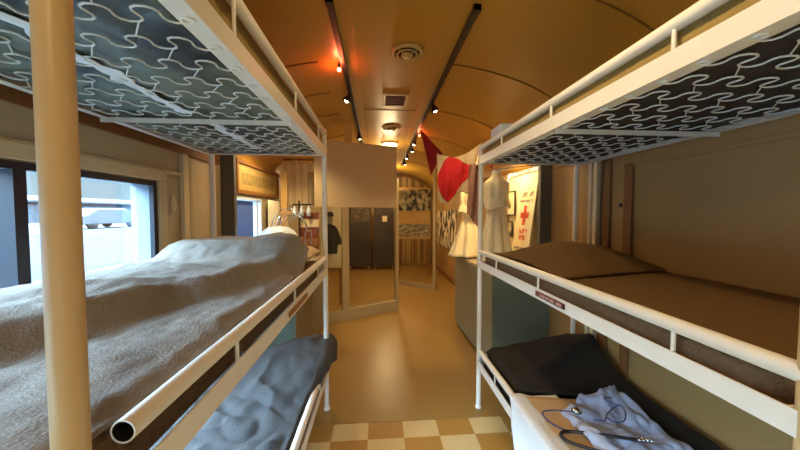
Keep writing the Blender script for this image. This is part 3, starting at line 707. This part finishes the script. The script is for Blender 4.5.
for k in range(3): MB().lathe([(0, 0), (0.025, 0), (0.028, 0.08), (0.010, 0.11), (0.010, 0.13), (0, 0.13)], (-1.08+0.09*k, 3.99, 1.56), 14).build('bottle', M['enamel'], dk)
cr = thing('wooden_splint', (-1.2, 4.12, BZ), 'tall pale wooden splint standing upright in the left case', 'splint')
MB().box((-1.27, 4.05, BZ), (-1.19, 4.075, 2.15)).build('slat', M['pine'], cr)
MB().box((-1.30, 4.04, 1.58), (-1.05, 4.05, 1.62)).build('cross_slat', M['pine'], cr)
for k, (z, x) in enumerate([(BZ, -0.92), (BZ+0.13, -0.90), (BZ+0.26, -0.92), (BZ+0.39, -0.91), (BZ+0.50, -0.92)]):
    hgt = [0.125, 0.125, 0.125, 0.105, 0.09][k]
    tag(MB().box((x-0.11, 4.06, z+0.001), (x+0.11, 4.18, z+hgt)).build('medicine_box', M[['redbrown', 'wood', 'redbrown', 'paper', 'redbrown'][k]], bevel=0.004),
        ['red brown box at the bottom of the stack in the left case', 'brown box second from the bottom of the stack in the left case', 'red brown box in the middle of the stack in the left case', 'cream box second from the top of the stack in the left case', 'red brown box topmost of the stack in the left case'][k], 'box', 'stack of boxes in the left case')
# hanging cream banners beyond the left case
for k in range(5):
    x = -1.33+0.128*k
    bn = MB().grid(lambda u, v: (x+0.122*u, 4.36+0.012*math.sin(u*9+k)+0.006*math.sin(v*5), 1.70+(0.62+0.03*math.sin(k*2))*v), 12, 14).build('cloth_banner', M['creamcloth'], thick=0.003)
    tag(bn, ['cream cloth strip nearest the left wall behind the case', 'cream cloth strip second from the left wall behind the case', 'cream cloth strip in the middle of the row behind the case', 'cream cloth strip fourth from the left wall behind the case', 'cream cloth strip nearest the blank board behind the case'][k], 'banner', 'cloth strips hanging behind the left case')
sbox(tname(), (XL, 4.34, 2.34), (-0.6, 4.38, 2.37), 'wood')

# ------------------------------------------------------------------ glass partition, board and what stands behind
A = Vector((-0.95, 4.214, 0)); B_ = Vector((0.325, 4.883, 0)); dr = (B_-A).normalized(); nr = Vector((-dr.y, dr.x, 0))
LN = (B_-A).length
def pq(s0, s1, z0, z1, off=0.0, th=0.05):
    a = A+dr*s0-nr*(off+th/2); b = A+dr*s1-nr*(off+th/2)
    return [(a.x, a.y, z0), (b.x, b.y, z0), (b.x, b.y, z1), (a.x, a.y, z1)], nr*th
pt = thing('glass_partition', A+dr*LN/2, 'tan framed glass partition angled across the aisle below the blank board', 'partition')
s1 = (Vector((-0.485, 4.463, 0))-A).length
def pbar(name, s0, s1_, z0, z1, m='frame_tan', th=0.05, off=0): 
    p, d = pq(s0, s1_, z0, z1, off, th); return MB().prism(p, d).build(name, M[m], pt)
pbar('kick_board', 0, LN, 0.006, 0.17)
pbar('stile', s1-0.05, s1+0.05, 0.17, 2.1); pbar('stile', LN-0.055, LN, 0.17, 2.1); pbar('stile', 0, 0.05, 0.17, 2.1)
pbar('top_rail', 0, LN, 2.1, 2.16)
pbar('glass_pane', 0.05, s1-0.05, 0.17, 2.1, 'glass', 0.008); pbar('glass_pane', s1+0.05, LN-0.055, 0.17, 2.1, 'glass', 0.008)
# blank board in front
bo = thing('hanging_board', (-0.25, 3.97, 1.68), 'blank beige board hanging from the ceiling above the glass partition', 'board')
MB().prism([(-0.77, 3.75, 1.675), (0.262, 4.2, 1.675), (0.262, 4.2, 2.52), (-0.77, 3.75, 2.50)], (-0.01, 0.022, 0)).build('board_panel', M['board'], bo)
MB().box((-0.42, 3.97, 2.45), (-0.33, 3.995, cz(-0.37)-0.012)).build('hanger', M['pine'], bo)
# soldier portrait poster behind the glass
sp_ = thing('portrait_poster', (-0.75, 5.2, 0.66), 'sepia poster of a standing person in cap and uniform behind the left pane', 'poster')
MB().box((-0.98, 5.20, 0.66), (-0.60, 5.22, 1.78)).build('poster_board', M['paper'], sp_)
for x in (-0.95, -0.67): MB().box((x, 5.205, 0.004), (x+0.03, 5.225, 0.66)).build('leg', M['wood'], sp_)
def flat(pts, y): return MB().prism([(x, y, z) for x, z in pts], (0, 0.003, 0))
flat([(-0.90, 0.90), (-0.70, 0.90), (-0.69, 1.05), (-0.62, 1.07), (-0.63, 1.15), (-0.68, 1.30), (-0.73, 1.38), (-0.78, 1.40), (-0.80, 1.46), (-0.86, 1.46), (-0.87, 1.40), (-0.93, 1.36), (-0.95, 1.10)], 5.195).build('figure', M['ink'], sp_)
flat([(-0.79, 1.41), (-0.77, 1.48), (-0.785, 1.55), (-0.87, 1.55), (-0.885, 1.48), (-0.86, 1.41)], 5.192).build('face', M['greyink'], sp_)
flat([(-0.75, 1.54), (-0.77, 1.62), (-0.88, 1.62), (-0.90, 1.54)], 5.190).build('cap', M['ink'], sp_)
M['darktext'] = bw_mat('pale_lettering_on_dark', 24, lo=(58, 48, 40), hi=(140, 124, 96), stretch=(1, 1, 3), thr=(0.5, 0.6))
# dark exhibit panels at the far end
for k, (x0, x1) in enumerate(((-0.80, -0.20), (-0.12, 0.44))):
    t = thing('exhibit_panel', ((x0+x1)/2, 8.4, 0), ['dark exhibit panel with pale text seen through the glass, the left one of the two', 'dark exhibit panel seen through the glass with a small lit label'][k], 'panel')
    MB().box((x0, 8.4, 0.12), (x1, 8.45, 2.05)).build('panel_board', M['darkpanel'], t)
    for x in (x0+0.02, x1-0.06): MB().box((x, 8.38, 0.004), (x+0.04, 8.47, 0.12)).build('foot', M['wood'], t)
    if k: MB().box((0.12, 8.385, 1.36), (0.25, 8.398, 1.52)).build('label_card', M['paper'], t)
    else:
        MB().box((x0+0.05, 8.39, 1.35), (x1-0.05, 8.398, 1.75)).build('lettering', M['darktext'], t)
# far glass door on the right
A2, B2 = Vector((0.45, 6.7, 0)), Vector((1.19, 6.1, 0)); d2 = (B2-A2).normalized(); n2 = Vector((-d2.y, d2.x, 0)); L2 = (B2-A2).length
gd = thing('glass_door', A2+d2*L2/2, 'tall glass door leaf standing open beyond the partition near the right wall', 'door')
def gbar(name, s0, s1_, z0, z1, m='frame_tan', th=0.045):
    a = A2+d2*s0-n2*th/2; b = A2+d2*s1_-n2*th/2
    return MB().prism([(a.x, a.y, z0), (b.x, b.y, z0), (b.x, b.y, z1), (a.x, a.y, z1)], n2*th).build(name, M[m], gd)
gbar('stile', L2-0.06, L2, 0.006, 2.5); gbar('bottom_rail', 0.0, L2-0.06, 0.006, 0.10); pass
gbar('glass_pane', 0.0, L2-0.06, 0.10, 2.5, 'glass', 0.008)
ph = thing('photo_display', (0.9, 7.6, 0), 'large black and white photograph panel at the far end behind the glass door', 'photo')
MB().box((0.50, 7.60, 1.66), (1.34, 7.62, 2.20)).build('photograph', M['photo'], ph)
MB().box((0.50, 7.62, 0.93), (1.34, 7.64, 2.25)).build('backing', M['pine'], ph)
MB().box((0.50, 7.60, 1.0), (1.32, 7.618, 1.33)).build('lettering_panel', M['textstrip'], ph)
for x in (0.52, 1.28): MB().box((x, 7.62, 0.004), (x+0.04, 7.64, 0.93)).build('leg', M['wood'], ph)
tag(MB().box((XR-0.03, 6.3, 0.76), (XR-0.004, 8.4, 1.66)).build('photo_collage', M['collage'], bevel=0.004), 'black and white photo collage board on the far right wall', 'photo')

# ------------------------------------------------------------------ flags hung from the right track
a, b, c = Vector((0.59, 4.2, 2.77)), Vector((0.90, 4.15, 2.43)), Vector((0.74, 4.2, 2.13))
def tri_f(u, v):
    p = a.lerp(b.lerp(c, u), v); return (p.x, p.y+0.02*math.sin(u*12)*v, p.z)
tag(MB().grid(tri_f, 24, 16).build('pennant', M['dkred'], thick=0.004), 'dark red cloth corner hanging from the right lighting track', 'flag')
fg = thing('draped_flag', (1.05, 3.5, 1.75), 'cream flag with a large red shape draped between the track and the bunk', 'flag')
fp = lambda u, v: (0.70+0.02*v+(0.44-0.12*v)*u, 3.55-0.25*u+0.016*math.sin(u*19)+0.012*math.sin(v*7+u*4), 2.31+0.06*u-0.09*math.sin(PI*u)*(1-v)-(0.56+0.05*math.sin(u*7))*v)
MB().grid(fp, 40, 30).build('flag_cloth', M['flagcloth'], fg, thick=0.004)
def blob(u, v):
    a = 2*PI*u; r = v*(0.41+0.025*math.sin(3*a+1)+0.035*math.sin(4*a+2))
    uu, vv = 0.41+r*math.cos(a), 0.52+r*1.15*math.sin(a)
    p = fp(uu, vv); return (p[0]-0.003, p[1]-0.006, p[2])
MB().grid(blob, 60, 14).build('red_emblem', M['red'], fg, thick=0.002)
tag(MB().grid(lambda u, v: (1.00+0.14*u-0.02*v, 3.24-0.05*u+0.02*math.sin(u*12+v*2), 2.14-0.68*v*(0.8+0.3*u)), 20, 24).build('camouflage_cloth', M['camo'], thick=0.004), 'mottled brown camouflage cloth hanging beside the draped flag', 'cloth')
tag(MB().grid(lambda u, v: (1.25+0.10*u, 3.28+0.02*math.sin(u*9), 2.32-0.28*v*(1-u)), 10, 10).build('red_cloth', M['dkred'], thick=0.004), 'small dark red cloth hanging at the far end of the top right bunk', 'cloth')

# ------------------------------------------------------------------ ceiling fittings
def track(x, y0, y1, label):
    z = cz(x)-0.012
    t = thing('lighting_track', (x, y0, z), label, 'lighting track')
    MB().box((x-0.018, y0, z-0.032), (x+0.018, y1, z)).build('rail', M['black'], t)
    for y in (y0, y1-0.03): MB().box((x-0.022, y, z-0.036), (x+0.022, y+0.03, z+0.001)).build('end_cap', M['ventdark'], t)
    return z-0.032
zl = track(-0.262, 1.69, 7.2, 'black lighting track on the left of the ceiling centre panel')
zr = track(0.56, 1.69, 7.2, 'black lighting track on the right of the ceiling centre panel')
def head(x, y, ztop, tilt, label, en, grp):
    t = thing('track_lamp', (x, y, ztop), label, 'track lamp', grp)
    zc = ztop-0.05
    MB().tube([(x, y, ztop), (x, y, zc+0.01)], 0.008, 8).build('stem', M['black'], t)
    d = Vector((math.sin(tilt[0]), math.sin(tilt[1]), -1)).normalized()
    c = Vector((x, y, zc))
    MB().tube([c-d*0.015, c+d*0.015, c+d*0.05, c+d*0.062], [0.014, 0.022, 0.040, 0.042], 18, caps=False).build('shade', M['black'], t, thick=0.002)
    mb = MB(); r = 0.022; cc = c+d*0.050
    mb.grid(lambda u, v: (cc.x+r*math.sin(PI*v)*math.cos(2*PI*u), cc.y+r*math.sin(PI*v)*math.sin(2*PI*u), cc.z+r*math.cos(PI*v)), 14, 8)
    mb.build('bulb', M['bulb'], t)
    sl = lamp('spot_light', 'SPOT', c+d*0.085, en, WARM, 0.03, d.to_track_quat('-Z', 'Y').to_euler(), math.radians(120), 0.8)
    return t
head(-0.262, 2.85, zl, (-0.5, 0.1), 'track lamp nearest the camera on the left track', 16, 'track lamps')
head(-0.262, 4.25, zl, (0.2, 0.2), 'track lamp above the blank board on the left track', 22, 'track lamps')
head(0.56, 3.05, zr, (0.45, 0.1), 'track lamp nearest the camera on the right track', 16, 'track lamps')
for k, y in enumerate((4.55, 5.05, 5.7, 6.4)):
    head(0.56, y, zr, (0.3 if k % 2 else -0.3, 0.1), ['second track lamp on the right track just past the red pennant', 'third track lamp along the right track', 'fourth track lamp along the right track', 'farthest track lamp on the right track'][k], 34, 'track lamps')
def redlamp(x, y, z, label, en):
    t = thing('red_lamp', (x, y, z), label, 'lamp')
    MB().tube([(x, y, z+0.03), (x, y, z)], 0.010, 10).build('socket', M['black'], t)
    mb = MB(); r = 0.016
    mb.grid(lambda u, v: (x+r*math.sin(PI*v)*math.cos(2*PI*u), y+r*math.sin(PI*v)*math.sin(2*PI*u), z-0.014+r*math.cos(PI*v)), 14, 8); mb.build('bulb', M['redbulb'], t)
    lamp('red_glow', 'POINT', (x, y, z-0.045), en, (1, 0.16, 0.06), 0.02)
redlamp(-0.30, 2.42, zl-0.005, 'small red lamp on the left lighting track glowing on the ceiling', 3.0)
redlamp(0.60, 4.35, zr-0.005, 'small red lamp on the right lighting track above the pennant', 2.0)
def round_vent(x, y, z, r, label):
    t = thing('ceiling_vent', (x, y, z), label, 'vent')
    MB().lathe([(r*0.82, 0), (r, 0), (r*1.02, -0.012), (r*0.86, -0.028), (r*0.80, -0.02), (r*0.82, 0)], (x, y, z), 36).build('rim', M['ventcream'], t)
    MB().lathe([(0, -0.006), (r*0.8, -0.004)], (x, y, z), 30).build('throat', M['ventdark'], t)
    MB().lathe([(0, -0.045), (r*0.30, -0.043), (r*0.42, -0.030), (r*0.3, -0.026)], (x, y, z), 30).build('centre_disc', M['ventcream'], t)
    MB().lathe([(r*0.54, -0.030), (r*0.66, -0.036), (r*0.70, -0.026), (r*0.56, -0.022), (r*0.54, -0.030)], (x, y, z), 30).build('inner_ring', M['ventcream'], t)
    for k in range(4):
        a = PI/4+k*PI/2
        MB().tube([(x+0.3*r*math.cos(a), y+0.3*r*math.sin(a), z-0.028), (x+0.85*r*math.cos(a), y+0.85*r*math.sin(a), z-0.022)], 0.006, 6).build('spoke', M['ventcream'], t)
round_vent(0.215, 2.22, 2.777, 0.115, 'round slotted ceiling vent nearest the camera')
round_vent(0.19, 4.15, 2.777, 0.13, 'round ceiling vent beyond the square grille')
t = thing('ceiling_grille', (0.18, 3.15, 2.777), 'small square ceiling grille between the two round vents', 'grille')
mb = MB()
for a, b in (((0.05, 2.98), (0.31, 3.01)), ((0.05, 3.29), (0.31, 3.32)), ((0.05, 3.01), (0.08, 3.29)), ((0.28, 3.01), (0.31, 3.29))): mb.box((a[0], a[1], 2.757), (b[0], b[1], 2.777))
mb.build('frame', M['ventcream'], t, bevel=0.003)
MB().box((0.08, 3.01, 2.770), (0.28, 3.29, 2.776)).build('backing', M['ventdark'], t)
for k in range(6): MB().box((0.08, 3.045+0.045*k, 2.760), (0.28, 3.055+0.045*k, 2.769)).build('louvre', M['redbrown'], t)
t = thing('ceiling_lamp', (0.2, 5.1, 2.777), 'glowing round ceiling lamp beyond the vents', 'ceiling lamp')
MB().lathe([(0, 0), (0.15, 0), (0.15, -0.02), (0.13, -0.02)], (0.2, 5.1, 2.777), 30).build('base', M['ventcream'], t)
MB().lathe([(0.13, -0.02), (0.12, -0.05), (0.08, -0.08), (0, -0.09)], (0.2, 5.1, 2.777), 30).build('diffuser', M['dome'], t)
lamp('lamp_light', 'POINT', (0.2, 5.1, 2.45), 16, WARM, 0.1)
lamp('lamp_light', 'POINT', (0.2, 7.6, 2.5), 62, WARM, 0.1)  # bare point light towards the far end, without a fixture
# unseen ceiling lamp, added behind the camera as warm fill
for y, en in ((-0.75, 18),):
    t = thing('ceiling_lamp', (0.14, y, 2.777), 'round ceiling lamp behind the camera', 'ceiling lamp')
    MB().lathe([(0, 0), (0.15, 0), (0.15, -0.02), (0.13, -0.02)], (0.14, y, 2.777), 30).build('base', M['ventcream'], t)
    MB().lathe([(0.13, -0.02), (0.12, -0.05), (0.08, -0.08), (0, -0.09)], (0.14, y, 2.777), 30).build('diffuser', M['dome'], t)
    lamp('lamp_light', 'POINT', (0.14, y, 2.60), en, WARM, 0.1)
# lamps inside the two display cases
lamp('case_light', 'SPOT', (1.30, 3.35, 2.36), 66, (1, 0.76, 0.38), 0.06, (0, 0, 0), math.radians(150), 0.6)
lamp('case_light', 'SPOT', (-1.0, 3.3, 2.33), 40, (1, 0.76, 0.42), 0.06, (0, 0, 0), math.radians(155), 0.6)

# unseen short track with lamps, added above the camera to brighten the bunk rails
tz = track(0.15, 0.35, 1.35, 'short black lighting track above the camera between the top bunks')
for k, (y, tl) in enumerate(((0.7, (0.9, 0.1)), (1.0, (-0.6, 0.5)), (1.3, (0.5, 0.3)))):
    head(0.15, y, tz, tl, ['track lamp above the camera aimed at the right bunk rail', 'track lamp above the camera aimed at the left bunk rail', 'track lamp above the camera aimed along the aisle'][k], [34, 9, 14][k], 'track lamps')
